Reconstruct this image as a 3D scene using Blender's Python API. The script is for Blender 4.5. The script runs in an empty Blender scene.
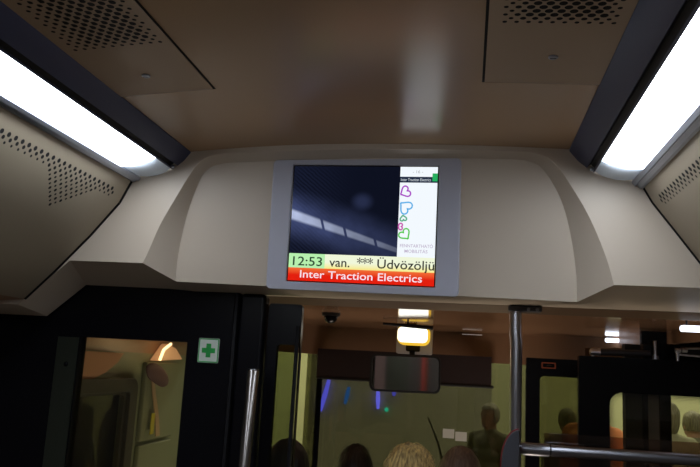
import bpy, bmesh, math, random
from mathutils import Vector, Matrix, noise
random.seed(7)
PI = math.pi
C = bpy.context.scene.collection
sc = bpy.context.scene

# ------------------------------------------------------------------ camera
YAW, PITCH, ROLL, FPX, CZ = 0.16354945, 0.17778032, 0.05355807, 738.457, 1.72
cy, sy, ct, st, cr, sr = math.cos(YAW), math.sin(YAW), math.cos(PITCH), math.sin(PITCH), math.cos(ROLL), math.sin(ROLL)
FWD = Vector((-sy*ct, cy*ct, st)); R0 = Vector((cy, sy, 0)); U0 = R0.cross(FWD)
RT = cr*R0 + sr*U0; UP = -sr*R0 + cr*U0
cam = bpy.data.objects.new('camera', bpy.data.cameras.new('camera')); C.objects.link(cam)
cam.matrix_world = Matrix(((RT.x, UP.x, -FWD.x, 0), (RT.y, UP.y, -FWD.y, 0), (RT.z, UP.z, -FWD.z, CZ), (0, 0, 0, 1)))
cam.data.sensor_width = 36; cam.data.lens = 36*FPX/700; cam.data.clip_start = 0.02
sc.camera = cam
# ------------------------------------------------------------------ world, view
w = bpy.data.worlds.new('world'); sc.world = w; w.use_nodes = True
w.node_tree.nodes['Background'].inputs[0].default_value = (0.30, 0.30, 0.42, 1)
w.node_tree.nodes['Background'].inputs[1].default_value = 0.02
vs = sc.view_settings; vs.view_transform = 'Standard'; vs.look = 'None'; vs.gamma = 1; vs.use_curve_mapping = False
vs.exposure = 0.0
STRIP = 10.5          # emission of the two ceiling light strips
HALL = 300.0         # power of the hall's overhead lamps
CAB = 2.2            # emission of the small cab lamp
SCREEN = 0.95

def area(name, loc, rot, sx, sy_, power, col):
    l = bpy.data.lights.new(name, 'AREA'); l.shape = 'RECTANGLE'; l.size = sx; l.size_y = sy_; l.energy = power; l.color = col
    o = bpy.data.objects.new(name, l); C.objects.link(o); o.location = loc; o.rotation_euler = rot
    return o
area('hall_light', (0.5, 10.5, 5.6), (math.radians(38), 0, 0), 9, 1.2, HALL, (1.0, 0.97, 0.80))
area('hall_light', (4.5, 9.5, 5.6), (math.radians(35), 0, 0), 5, 1.0, HALL*0.7, (1.0, 0.97, 0.80))
area('hall_light', (-6.5, 10.5, 4.4), (math.radians(38), 0, 0), 4, 1.2, HALL*.9, (1.0, 0.97, 0.80))  # added to brighten the wall seen through the driver's pane
area('cab_fill', (-.25, 2.95, .35), (PI, 0, 0), .9, .7, 20.0, (1.0, .84, .68))  # added fill from below that brightens the brown cab ceiling and header
area('hall_light', (2.6, 3.9, 3.3), (math.radians(62), 0, math.radians(12)), 1.6, .5, 45, (1.0, 0.95, 0.82))  # added fill from the bus side to brighten the orange jacket and visitors
area('hall_light', (1.5, 8.6, 5.0), (math.radians(-18), 0, 0), 7, .8, HALL*0.7, (1.0, 0.97, 0.80))
area('hall_light', (-6, 4.0, 5.0), (0, math.radians(35), 0), 1.0, 6, HALL*0.9, (1.0, 0.97, 0.80))

# ------------------------------------------------------------------ helpers
def ray(px, py):
    d = RT*((px-350)/FPX) + UP*(-(py-233.5)/FPX) + FWD
    return d
def at(px, py, Y):            # point of the plane y = Y seen at a photo pixel
    d = ray(px, py); d = d/d.y*Y; return Vector((d.x, Y, d.z+CZ))
def atx(px, py, X):
    d = ray(px, py); d = d/d.x*X; return Vector((X, d.y, d.z+CZ))
def atz(px, py, Z):
    d = ray(px, py); d = d*((Z-CZ)/d.z); return Vector((d.x, d.y, Z))

def mat(name, col, rough=.5, metal=0., spec=.5, bump=0., bscale=60., var=0., vscale=4., emit=None, estr=0., coat=0.):
    m = bpy.data.materials.new(name); m.use_nodes = True; nt = m.node_tree; b = nt.nodes['Principled BSDF']
    b.inputs['Base Color'].default_value = (*col, 1); b.inputs['Roughness'].default_value = rough
    b.inputs['Metallic'].default_value = metal; b.inputs['Specular IOR Level'].default_value = spec
    b.inputs['Coat Weight'].default_value = coat; b.inputs['Coat Roughness'].default_value = .08
    tc = nt.nodes.new('ShaderNodeTexCoord')
    if bump:
        n = nt.nodes.new('ShaderNodeTexNoise'); n.inputs['Scale'].default_value = bscale; n.inputs['Detail'].default_value = 4
        nt.links.new(tc.outputs['Object'], n.inputs['Vector'])
        bp = nt.nodes.new('ShaderNodeBump'); bp.inputs['Strength'].default_value = bump; bp.inputs['Distance'].default_value = .002
        nt.links.new(n.outputs['Fac'], bp.inputs['Height']); nt.links.new(bp.outputs['Normal'], b.inputs['Normal'])
    if var:
        n = nt.nodes.new('ShaderNodeTexNoise'); n.inputs['Scale'].default_value = vscale; n.inputs['Detail'].default_value = 5
        nt.links.new(tc.outputs['Object'], n.inputs['Vector'])
        mx = nt.nodes.new('ShaderNodeMixRGB'); mx.inputs[1].default_value = (*[c*(1-var) for c in col], 1); mx.inputs[2].default_value = (*[min(1, c*(1+var)) for c in col], 1)
        nt.links.new(n.outputs['Fac'], mx.inputs[0]); nt.links.new(mx.outputs[0], b.inputs['Base Color'])
    if emit:
        b.inputs['Emission Color'].default_value = (*emit, 1); b.inputs['Emission Strength'].default_value = estr
    return m
def glow(name, col, s):
    m = bpy.data.materials.new(name); m.use_nodes = True; nt = m.node_tree
    nt.nodes.remove(nt.nodes['Principled BSDF']); e = nt.nodes.new('ShaderNodeEmission')
    e.inputs[0].default_value = (*col, 1); e.inputs[1].default_value = s
    nt.links.new(e.outputs[0], nt.nodes['Material Output'].inputs[0]); return m
def glass(name, tint, refl=1.0):
    m = bpy.data.materials.new(name); m.use_nodes = True; nt = m.node_tree
    nt.nodes.remove(nt.nodes['Principled BSDF'])
    t = nt.nodes.new('ShaderNodeBsdfTransparent'); t.inputs[0].default_value = (*tint, 1)
    g = nt.nodes.new('ShaderNodeBsdfGlossy'); g.inputs['Roughness'].default_value = .02; g.inputs[0].default_value = (refl, refl, refl, 1)
    f = nt.nodes.new('ShaderNodeFresnel'); f.inputs[0].default_value = 1.5
    mx = nt.nodes.new('ShaderNodeMixShader')
    nt.links.new(f.outputs[0], mx.inputs[0]); nt.links.new(t.outputs[0], mx.inputs[1]); nt.links.new(g.outputs[0], mx.inputs[2])
    nt.links.new(mx.outputs[0], nt.nodes['Material Output'].inputs[0]); return m

def link(name, bm, m, parent=None, smooth=False, bevel=0., segs=2, ang=30, recalc=True):
    if recalc: bmesh.ops.recalc_face_normals(bm, faces=bm.faces)
    me = bpy.data.meshes.new(name); bm.to_mesh(me); bm.free()
    for x in (m if isinstance(m, (list, tuple)) else [m]): me.materials.append(x)
    o = bpy.data.objects.new(name, me); C.objects.link(o)
    if parent: o.parent = parent; me.transform(world_of(parent).inverted())
    if smooth or bevel:
        for p in me.polygons: p.use_smooth = True
        if smooth != 'all':
            mod = None
            if bevel:
                mod = o.modifiers.new('bevel', 'BEVEL'); mod.width = bevel; mod.segments = segs; mod.limit_method = 'ANGLE'; mod.angle_limit = math.radians(ang); mod.harden_normals = True
            else:
                bm2 = bmesh.new(); bm2.from_mesh(me)
                for e in bm2.edges:
                    if len(e.link_faces) == 2 and e.calc_face_angle(0) > math.radians(ang): e.smooth = False
                bm2.to_mesh(me); bm2.free()
    return o
def world_of(p):
    m = Matrix.Translation(p.location) @ p.rotation_euler.to_matrix().to_4x4()
    return world_of(p.parent) @ m if p.parent else m
def box(bm, x0, x1, y0, y1, z0, z1, mi=0):
    v = [bm.verts.new((x, y, z)) for x in (x0, x1) for y in (y0, y1) for z in (z0, z1)]
    for f in ((0, 1, 3, 2), (4, 6, 7, 5), (0, 4, 5, 1), (2, 3, 7, 6), (0, 2, 6, 4), (1, 5, 7, 3)):
        bm.faces.new([v[i] for i in f]).material_index = mi
    return v
def Bx(*a):
    bm = bmesh.new(); box(bm, *a); return bm
def tube(bm, pts, rad, n=16, cap=True, mi=0):
    pts = [Vector(p) for p in pts]; rs = rad if isinstance(rad, (list, tuple)) else [rad]*len(pts); rings = []
    t0 = (pts[1]-pts[0]).normalized(); ref = Vector((0, 0, 1)) if abs(t0.z) < .9 else Vector((1, 0, 0)); nrm = t0.cross(ref).normalized()
    for i, p in enumerate(pts):
        t = ((pts[min(i+1, len(pts)-1)]-p).normalized() + (p-pts[max(i-1, 0)]).normalized()).normalized() if 0 < i < len(pts)-1 else ((pts[1]-p) if i == 0 else (p-pts[i-1])).normalized()
        nrm = (nrm - t*nrm.dot(t)).normalized(); b = t.cross(nrm)
        rings.append([bm.verts.new(p+(nrm*math.cos(2*PI*k/n)+b*math.sin(2*PI*k/n))*rs[i]) for k in range(n)])
    for a, b in zip(rings, rings[1:]):
        for k in range(n): bm.faces.new((a[k], a[(k+1) % n], b[(k+1) % n], b[k])).material_index = mi
    if cap: bm.faces.new(rings[0][::-1]).material_index = mi; bm.faces.new(rings[-1]).material_index = mi
def Tb(*a, **k):
    bm = bmesh.new(); tube(bm, *a, **k); return bm
def prism(bm, poly, y0, y1, mi=0):     # (x,z) outline extruded along y
    a = [bm.verts.new((x, y0, z)) for x, z in poly]; b = [bm.verts.new((x, y1, z)) for x, z in poly]
    bm.faces.new(a).material_index = mi; bm.faces.new(b[::-1]).material_index = mi
    for i in range(len(poly)):
        j = (i+1) % len(poly); bm.faces.new((a[j], a[i], b[i], b[j])).material_index = mi
def Pr(*a):
    bm = bmesh.new(); prism(bm, *a); return bm
def rrect(x0, x1, z0, z1, r, n=5):
    out = []
    for cx, cz, a in ((x1-r, z1-r, 0), (x0+r, z1-r, 90), (x0+r, z0+r, 180), (x1-r, z0+r, 270)):
        for k in range(n+1):
            t = math.radians(a+90*k/n); out.append((cx+r*math.cos(t), cz+r*math.sin(t)))
    return out
def frame_bm(outer, inner, y0, y1):    # ring between two outlines with equal point counts
    bm = bmesh.new(); n = len(outer)
    R = [[bm.verts.new((x, y, z)) for x, z in o] for o in (outer, inner) for y in (y0, y1)]
    for i in range(n):
        j = (i+1) % n
        bm.faces.new((R[0][i], R[0][j], R[2][j], R[2][i])); bm.faces.new((R[1][i], R[3][i], R[3][j], R[1][j]))
        bm.faces.new((R[0][i], R[1][i], R[1][j], R[0][j])); bm.faces.new((R[2][i], R[2][j], R[3][j], R[3][i]))
    return bm
def ball(bm, c, r, seg=24, rings=14, mi=0):
    rv = r if isinstance(r, (tuple, list)) else (r, r, r)
    g = bmesh.ops.create_uvsphere(bm, u_segments=seg, v_segments=rings, radius=1)
    for v in g['verts']: v.co = Vector((v.co.x*rv[0], v.co.y*rv[1], v.co.z*rv[2]))+Vector(c)
def tag(o, label, cat, group=None):
    o['label'] = label; o['category'] = cat
    if group: o['group'] = group
    return o
def thing(name, label, cat, loc=(0, 0, 0), group=None, rot=(0, 0, 0)):
    o = bpy.data.objects.new(name, None); C.objects.link(o); o.location = loc; o.rotation_euler = rot; o.empty_display_size = .05
    return tag(o, label, cat, group)
def struct(name, bm, m, **k):
    o = link(name, bm, m, **k); o['kind'] = 'structure'; return o

# ------------------------------------------------------------------ materials
M = dict(
    cream=mat('cream_moulding', (.62, .535, .435), .45, bump=.05, bscale=300, var=.02),
    ceil=mat('ceiling_tan_laminate', (.50, .335, .20), .24, spec=.55, bump=.0),
    hatch=mat('hatch_tan_paint', (.50, .37, .25), .45, bump=.05, bscale=300),
    cove=mat('cove_beige_metal', (.40, .34, .25), .45, bump=.03, bscale=300, var=.02),
    hole=mat('hole_dark', (.006, .006, .007), .9),
    housing=mat('housing_slate', (.036, .046, .105), .42, spec=.5),
    groove=mat('groove_black', (.008, .009, .014), .6),
    alu=mat('brushed_aluminium', (.42, .46, .55), .32, metal=.9, bump=.05, bscale=200),
    steel=mat('stainless_steel', (.36, .34, .33), .25, metal=1.),
    dsteel=mat('dark_satin_steel', (.28, .29, .33), .3, metal=1.),
    chrome=mat('chrome', (.9, .92, 1.), .38, metal=1.),
    black=mat('black_gloss_panel', (.004, .004, .006), .25, spec=.18),
    blackm=mat('black_matt', (.012, .012, .014), .6),
    rubber=mat('rubber_black', (.010, .010, .012), .7, spec=.2),
    greenblk=mat('dark_green_film', (.018, .022, .015), .35),
    brown=mat('cab_brown_laminate', (.30, .17, .10), .09, spec=.7, var=.06, vscale=3),
    brownm=mat('cab_brown_trim', (.30, .17, .10), .38, var=.08, vscale=3),
    lip=mat('cab_lip', (.15, .095, .06), .3),
    blind=mat('sunblind_maroon', (.030, .016, .018), .7, bump=.2, bscale=300),
    bezel=mat('monitor_grey', (.48, .49, .58), .38, var=.02, bump=.03, bscale=400),
    floor=mat('floor_vinyl', (.17, .12, .085), .6, bump=.2, bscale=150, var=.2, vscale=60),
    wall=mat('side_wall_grey', (.16, .14, .12), .5),
    rear=mat('rear_wall_brown', (.07, .055, .04), .6),
    cabgreen=mat('cab_grey_green', (.22, .26, .17), .5, var=.05),
    cabdark=mat('window_gasket', (.03, .03, .02), .5),
    hallw=mat('hall_wall_yellow', (.42, .42, .27), .9, var=.10, vscale=.5),
    hallg=mat('hall_ground', (.20, .19, .14), .8, var=.1, vscale=2),
    halld=mat('hall_display_cloth', (.52, .50, .40), .9, var=.12, vscale=3),
    purple=mat('grey_violet_panel', (.34, .27, .33), .6),
    red=mat('red_plastic', (.25, .01, .02), .4),
    grey=mat('slate_plastic', (.05, .052, .065), .5),
    white=mat('reflection_white', (.62, .62, .58), .8),
    stk=mat('sticker_pale', (.66, .70, .66), .5),
    stg=mat('sticker_green', (.006, .33, .05), .5),
    orange=mat('orange_label', (.30, .07, .03), .5),
    windsh=glass('windscreen_glass', (.45, .45, .37)),
    clear=glass('side_glass', (.82, .82, .70)),
    tint=glass('tinted_glass', (.50, .53, .42)),
    mirror=mat('mirror_silver', (.75, .75, .75), .04, metal=1.),
    skin=mat('skin', (.45, .26, .18), .55, bump=.1, bscale=200),
)

# ================================================================== SETTING
XL, XR, YB = -1.50, 0.95, -4.2
def ceilz(x): return 2.345-(0.095 if x < -.279 else .045)*(x+.279)**2
bm = bmesh.new()
n = 24; xs = [-.86+(.32+.86)*i/n for i in range(n+1)]
lo0 = [bm.verts.new((x, YB, ceilz(x))) for x in xs]; lo1 = [bm.verts.new((x, 2.06, ceilz(x))) for x in xs]
hi0 = [bm.verts.new((x, YB, 2.44)) for x in xs]; hi1 = [bm.verts.new((x, 2.06, 2.44)) for x in xs]
for i in range(n):
    bm.faces.new((lo0[i], lo0[i+1], lo1[i+1], lo1[i])); bm.faces.new((hi0[i], hi1[i], hi1[i+1], hi0[i+1]))
    bm.faces.new((lo0[i], hi0[i], hi0[i+1], lo0[i+1])); bm.faces.new((lo1[i], lo1[i+1], hi1[i+1], hi1[i]))
bm.faces.new((lo0[0], lo1[0], hi1[0], hi0[0])); bm.faces.new((lo0[n], hi0[n], hi1[n], lo1[n]))
struct('ceiling', bm, M['ceil'], smooth=True)
struct('trim_1', Bx(XL, -.80, YB, 2.36, 2.35, 2.44), M['blackm'])
struct('trim_2', Bx(.26, XR, YB, 2.36, 2.35, 2.44), M['blackm'])
struct('floor', Bx(XL, XR, YB, 2.2, -.25, 0), M['floor'])
struct('floor_entrance', Bx(XL, 1.0, 2.2, 3.9, -.3, -.15), M['floor'])
struct('wall_left', Bx(XL-.06, XL, YB, 2.24, -.25, 2.44), M['wall'])
struct('wall_right', Bx(XR, XR+.06, YB, 2.36, -.25, 2.44), M['wall'])
struct('wall_rear', Bx(XL, XR, YB-.06, YB, -.25, 2.44), M['rear'])
struct('trim_20', Bx(-1.40, -1.14, YB, YB+.02, .8, 2.0), mat('rear_pink_panel', (.26, .16, .13), .5))  # this and the next two panels are added to colour the mirror's reflection
struct('trim_21', Bx(-1.10, -.80, YB, YB+.02, .8, 2.0), mat('rear_olive_panel', (.05, .05, .025), .5))
struct('trim_22', Bx(-.62, -.55, YB, YB+.02, .8, 2.0), mat('rear_red_panel', (.45, .05, .03), .5))

# moulded bulkhead across the saloon front --------------------------------------
def cr_curve(pts, per=5):
    out = []; P = [Vector(p) for p in pts]
    for i in range(len(P)-1):
        p0, p1, p2, p3 = P[max(i-1, 0)], P[i], P[i+1], P[min(i+2, len(P)-1)]
        for k in range(per):
            t = k/per; out.append(.5*((2*p1)+(p2-p0)*t+(2*p0-5*p1+4*p2-p3)*t*t+(3*p1-p0-3*p2+p3)*t**3))
    out.append(P[-1]); return out
def rec_y(z): return 2.035+(2.30-z)*.13
def rec_at(px, py):
    p = at(px, py, 2.08)
    for _ in range(6): p = at(px, py, rec_y(p.z))
    return p
Op = [(142.6, 263), (149, 250), (160, 225), (175, 199), (189, 176), (201, 161), (219, 154), (260, 152), (380, 149), (500, 151), (538, 154), (556, 165), (576, 193.6), (591, 220.5), (606, 257), (614, 285)]
Ip = [(176, 281.5), (177, 264), (181, 240), (188, 212), (197, 187), (206, 171), (224, 163.5), (262, 161.5), (380, 158), (498, 159), (530, 162), (545, 172), (561, 200), (570.5, 234), (576, 272), (577, 302)]
Oc = cr_curve([at(x, y, 2.0) for x, y in Op]); Ic = cr_curve([rec_at(x, y) for x, y in Ip])
bm = bmesh.new()
zt = 2.40
coveL = [(-.992, 2.226)] + [tuple(at(x, y, 2.0).xz) for x, y in ((120, 203), (91, 235.5), (54.6, 272), (25.5, 299))]
xm = -.279
ov = [bm.verts.new(p) for p in Oc]; iv = [bm.verts.new(p) for p in Ic]
for a, b, c, d in zip(ov, ov[1:], iv[1:], iv): bm.faces.new((a, b, c, d))
# recess floor panel: horizontal bands between left and right halves
N = len(iv)
for i in range(N//2-1): bm.faces.new((iv[i], iv[i+1], iv[N-2-i], iv[N-1-i]))
# outer face: fan out to side/top boundary
topz = 2.40
N = len(ov); bound = []
for i, v in enumerate(ov):
    x, z = v.co.x, v.co.z
    if i < N*.33: bx, bz = XL, z+.03
    elif i > N*.67: bx, bz = XR, z
    else: bx, bz = x, topz
    bound.append(bm.verts.new((bx, 2.0, bz)))
iL = max(i for i in range(N) if i < N*.33); iR = min(i for i in range(N) if i > N*.67)
for i in range(N-1):
    if i == iL:
        c = bm.verts.new((XL, 2.0, topz)); bm.faces.new((ov[i], bound[i], c, bound[i+1], ov[i+1]))
    elif i+1 == iR:
        c = bm.verts.new((XR, 2.0, topz)); bm.faces.new((ov[i], bound[i], c, bound[i+1], ov[i+1]))
    else: bm.faces.new((ov[i], bound[i], bound[i+1], ov[i+1]))
# bottom of the left side: ledge then strip down along the cove
pA = at(70, 260.5, 2.0); zl = ov[0].co.z
vA = bm.verts.new((pA.x, 2.0, pA.z)); vS = bm.verts.new((-1.31, 2.0, 1.848)); vW = bm.verts.new((XL, 2.0, 1.848))
bm.faces.new((bound[0], ov[0], vA, vS, vW))
# undersides
YU = 2.19
def back(v, z, y=YU): return bm.verts.new((v.co.x, y, z))
qS, qA, q0 = at(47, 316, YU), at(86, 285, YU), at(150, 288, YU)
bW = bm.verts.new((XL, YU, qS.z)); bS = bm.verts.new(qS); bA = bm.verts.new(qA); b0 = bm.verts.new((-.93, YU, q0.z)); bi = bm.verts.new((iv[0].co.x+.01, YU, 1.925))
for f in ((vW, vS, bS, bW), (vS, vA, bA, bS), (vA, ov[0], b0, bA), (ov[0], iv[0], bi, b0)): bm.faces.new(f)
# centre and right underside, running to y=2.30 and then a lighter lip
zr = ov[-1].co.z
y1, y2 = 2.30, 2.36
c0 = bm.verts.new((bi.co.x, y1, 1.928)); c1 = bm.verts.new((iv[-1].co.x, y1, 1.928)); c2 = bm.verts.new((.46, y1, 1.928)); c3 = bm.verts.new((XR, y1, 1.928))
bm.faces.new((iv[0], iv[-1], c1, c0, bi)); bm.faces.new((iv[-1], ov[-1], c2, c1)); bm.faces.new((ov[-1], bound[-1], c3, c2))
bm.faces.new((bi, c0, bm.verts.new((bi.co.x, y1, 1.95)), bm.verts.new((bi.co.x, YU, 1.95))))
bulk = link('moulded_bulkhead', bm, M['cream'], bevel=.018, segs=4, ang=10)
bulk.name = 'wall_front'; bulk['kind'] = 'structure'
bm = bmesh.new()
a = [bm.verts.new(p) for p in ((-.90, y1-.001, 1.927), (XR, y1-.001, 1.927), (XR, y2, 1.909), (-.90, y2, 1.909), (XR, y2, 1.95), (-.90, y2, 1.95), (-.90, y1-.001, 1.95), (XR, y1-.001, 1.95))]
for f in ((0, 1, 2, 3), (3, 2, 4, 5), (0, 6, 7, 1), (6, 5, 4, 7)): bm.faces.new([a[i] for i in f])
struct('trim_3', bm, M['lip'])

# coves along the roof edges, perforated ----------------------------------------
def cove(side, sec, name):
    bm = bmesh.new(); n = len(sec)
    a = [bm.verts.new((x, YB, z)) for x, z in sec]; b = [bm.verts.new((x, 1.998, z)) for x, z in sec]
    for i in range(n-1): bm.faces.new((a[i], a[i+1], b[i+1], b[i]))
    xw = XL if side < 0 else XR; zb = sec[-1][1]
    aw = bm.verts.new((xw, YB, zb-.02)); bw = bm.verts.new((xw, 1.998, zb-.02))
    bm.faces.new((a[-1], aw, bw, b[-1])).material_index = 2
    # perforation: punched holes, set as shallow dark wells in the same panel
    (x0, z0) = sec[0]
    def pt(s):
        acc = 0
        for (xa, za), (xb, zb_) in zip(sec, sec[1:]):
            L = math.hypot(xb-xa, zb_-za)
            if acc+L >= s or (xb, zb_) == sec[-1]:
                t = (s-acc)/L; d = Vector((xb-xa, 0, zb_-za))/L; nn = Vector((-d.z, 0, d.x))
                if nn.x*side > 0: nn = -nn
                return Vector((xa+(xb-xa)*t, 0, za+(zb_-za)*t)), d, nn
            acc += L
    def hole(y, s, r):
        p, d, nn = pt(s); p = p+nn*.0006; p.y = y
        vs_ = [bm.verts.new(p+d*(r*math.cos(2*PI*k/12))+Vector((0, r*math.sin(2*PI*k/12), 0))) for k in range(12)]
        f = bm.faces.new(vs_); f.material_index = 1
    sp = .02575
    for k in range(12):
        s = .046+.0103*k
        for j in range(-70, 16):
            y = 1.585+sp*j+(sp/2 if k % 2 else 0)
            per = ((y-1.585) % (.60)) ; tri = 1.585+.0129*k-.002 <= y <= 1.734+(11-k)*.0132+.004
            if side > 0: tri = tri and False
            lim = 1.945
            if y > lim: continue
            if k < 3 or tri:
                r = (.0062, .0052, .0036)[k] if k < 3 else (.0048 if k % 2 else .0036)
                if tri and k in (1, 2): r = (.0045, .0050)[k-1]
                hole(y, s, r)
    # dark rubber joint against the bulkhead
    for (xa, za), (xb, zb_) in zip(sec, sec[1:]):
        L = Vector((xb-xa, 0, zb_-za)).normalized(); nn = Vector((-L.z, 0, L.x)); nn = -nn if nn.x*side > 0 else nn
        q = [Vector((xa, 1.990, za))+nn*.0005, Vector((xb, 1.990, zb_))+nn*.0005, Vector((xb, 1.999, zb_))+nn*.003, Vector((xa, 1.999, za))+nn*.003]
        bm.faces.new([bm.verts.new(v) for v in q]).material_index = 3
    o = struct(name, bm, [M['cove'], M['hole'], M['brownm'], M['rubber']], smooth=True, ang=50)
    return o
cove(-1, coveL, 'trim_4')
coveR = [(.452, 2.226)] + [tuple(at(x, y, 2.0).xz) for x, y in ((652.6, 203), (675.7, 232), (700, 263))] + [(.735, 1.85)]
cove(1, coveR, 'trim_5')

# light strips -------------------------------------------------------------------
diff_m = glow('light_diffuser', (.86, .92, 1.0), STRIP)
endm = mat('diffuser_end_plastic', (.80, .85, .92), .35)
nt = endm.node_tree; tr = nt.nodes.new('ShaderNodeBsdfTranslucent'); tr.inputs[0].default_value = (.75, .85, .95, 1)
mx = nt.nodes.new('ShaderNodeMixShader'); mx.inputs[0].default_value = .6
nt.links.new(nt.nodes['Principled BSDF'].outputs[0], mx.inputs[1]); nt.links.new(tr.outputs[0], mx.inputs[2]); nt.links.new(mx.outputs[0], nt.nodes['Material Output'].inputs[0])
def strip(side, A, Cc, D, E, label):
    t = thing('light_strip', label, 'ceiling light', (A[0], 0, A[1]), 'ceiling light strips')
    def V(a): return Vector((a[0], 0, a[1]))
    A, Cc, D, E = V(A), V(Cc), V(D), V(E)
    up = Vector((-(Cc-A).z, 0, (Cc-A).x)).normalized(); up = up if up.z > 0 else -up
    dn = -up
    B = A.lerp(Cc, .74); mid = A.lerp(Cc, .40)+dn*.005
    G1 = B+up*.010; yE = 1.999
    def strip_bm(pts, y0=YB, y1=yE, mi=None):
        bm = bmesh.new(); a = [bm.verts.new((p.x, y0, p.z)) for p in pts]; b = [bm.verts.new((p.x, y1, p.z)) for p in pts]
        for i in range(len(pts)-1):
            f = bm.faces.new((a[i], a[i+1], b[i+1], b[i]))
            if mi: f.material_index = mi[i]
        return bm
    G3 = A.lerp(Cc, .93)+up*.010; G4 = A.lerp(Cc, .93)
    out = A+Vector((-side*.004, 0, -.0015))
    link('housing', strip_bm([A+Vector((0, 0, .03)), A+dn*.004, mid+dn*.002, B+dn*.004, B+up*.001, G1, G3, G4, Cc], mi=[0, 0, 0, 0, 1, 1, 1, 0]), [M['housing'], M['groove']], t, smooth=True, ang=40)
    # diffuser: shallow convex lens; lit length then an unlit translucent end
    nD = Vector((-(D-Cc).z, 0, (D-Cc).x)).normalized(); nD = nD if nD.z < 0 else -nD
    prof = [Cc.lerp(D, k/10)+nD*(.007*math.sin(PI*k/10)) for k in range(11)]
    back_ = [D.lerp(Cc, .06)-nD*.012, Cc.lerp(D, .08)-nD*.012]
    bm = bmesh.new(); y1 = 1.88
    ring0 = [bm.verts.new((p.x, YB, p.z)) for p in prof+back_]; ring1 = [bm.verts.new((p.x, y1, p.z)) for p in prof+back_]
    for i in range(len(ring0)): bm.faces.new((ring0[i], ring0[(i+1) % len(ring0)], ring1[(i+1) % len(ring0)], ring1[i]))
    bm.faces.new(ring0); bm.faces.new(ring1)
    link('diffuser', bm, diff_m, t)
    bm = bmesh.new(); rows = []
    for q in range(9):
        u = q/8; y = 1.8802+(yE-.003-1.8802)*u
        sh = 1-.10*max(0, u-.45)**2*6
        cen = (Cc+D)/2
        rows.append([bm.verts.new((cen.x+(p.x-cen.x), y-.0*(1-sh)+(.010*(1-((i-5)/5)**2)*u-.012*abs((i-5)/5)**3*u), p.z+(.0 if u < .9 else .001))) for i, p in enumerate(prof)])
    for r0, r1 in zip(rows, rows[1:]):
        for i in range(10): bm.faces.new((r0[i], r0[i+1], r1[i+1], r1[i]))
    bk = [bm.verts.new((p.x, yE-.001, p.z)) for p in (prof[-1]-nD*.02, prof[0]-nD*.02)]
    link('end_cap', bm, endm, t, smooth=True, ang=60)
    # aluminium trim rail on the outer side
    s = (E-D); perp = Vector((-s.z, 0, s.x)).normalized(); perp = perp if perp.z < 0 else -perp
    rail = [D-nD*.01, D+perp*.006, D.lerp(E, .35)+perp*.010, D.lerp(E, .45)+perp*.005, D.lerp(E, .8)+perp*.007, E+perp*.003, E-perp*.006]
    link('trim_rail', strip_bm(rail), M['alu'], t, smooth=True, ang=20)
    # small clip where the housing meets the bulkhead
    bm = bmesh.new(); ball(bm, (B.lerp(Cc, .6).x, yE-.012, B.lerp(Cc, .6).z), .006, 12, 8)
    link('end_clip', bm, M['alu'], t, smooth='all')
strip(-1, (-.821, 2.317), tuple(at(172.3, 169.5, 2.0).xz), (-.969, 2.239), (-.992, 2.226), 'left ceiling light strip, glowing white diffuser in slate housing above the left perforated cove')
strip(1, (.264, 2.329), tuple(at(594, 173, 2.0).xz), (.425, 2.245), (.452, 2.226), 'right ceiling light strip, glowing white diffuser in slate housing above the right perforated cove')

# ceiling hatches ------------------------------------------------------------------
def hatch(x0, x1, yf, xh0, xh1, yh, sx, sy_, label, side):
    t = thing('ceiling_hatch', label, 'hatch', ((x0+x1)/2, yf-.4, ceilz((x0+x1)/2)), 'perforated ceiling hatches')
    bm = bmesh.new(); n = 8
    def slab(xa, xb, ya, yb, dz0, dz1, mi):
        X = [xa+(xb-xa)*i/n for i in range(n+1)]
        a = [bm.verts.new((x, ya, ceilz(x)-dz0)) for x in X]; b = [bm.verts.new((x, yb, ceilz(x)-dz0)) for x in X]
        a2 = [bm.verts.new((x, ya, ceilz(x)-dz1)) for x in X]; b2 = [bm.verts.new((x, yb, ceilz(x)-dz1)) for x in X]
        for i in range(n):
            for q in ((a2[i], a2[i+1], b2[i+1], b2[i]), (a[i], b[i], b[i+1], a[i+1]), (a[i], a[i+1], a2[i+1], a2[i]), (b[i], b2[i], b2[i+1], b[i+1])): bm.faces.new(q).material_index = mi
        bm.faces.new((a[0], a2[0], b2[0], b[0])).material_index = mi; bm.faces.new((a[n], b[n], b2[n], a2[n])).material_index = mi
    slab(x0, x1, yf-.95, yf, .0, .0006, 1)          # dark joint
    g = .0055
    xa, xb = (x0, x1-g) if side < 0 else (x0+g, x1)
    slab(xa, xb, yf-.95+g, yf-g*1.1, .0006, .0026, 0)
    nx = round((xh1-xh0)/.0205); px = (xh1-xh0)/nx
    for row in range(40):
        y = yh-.0137*row
        for j in range(nx+1 - (row % 2)):
            x = xh0+px*j+(px/2 if row % 2 else 0)
            if side < 0: pass
            edge = row == 0 or j == 0 or j == nx-(row % 2)
            r = .0043 if edge else (.0055 if row == 1 or j == 1 else .0072)
            z = ceilz(x)-.0030
            f = bm.faces.new([bm.verts.new((x+r*math.cos(2*PI*k/12), y+r*math.sin(2*PI*k/12), z)) for k in range(12)]); f.material_index = 1
    link('panel', bm, [M['hatch'], M['hole']], t)
    bm = bmesh.new(); z = ceilz(sx)-.0026
    tube(bm, [(sx, sy_, z), (sx, sy_, z-.002), (sx, sy_, z-.0035)], [.0095, .0095, .007], 20)
    sw = link('screw_lock', bm, M['alu'], t, smooth=True, ang=30)
    link('slot', Bx(sx-.006, sx+.006, sy_-.0012, sy_+.0012, z-.0040, z-.0034), M['blackm'], sw)
hatch(-.818, -.589, 1.553, -.793, -.614, 1.292, -.711, 1.444, 'left perforated ceiling hatch with a screw lock beside the left light strip', -1)
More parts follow.
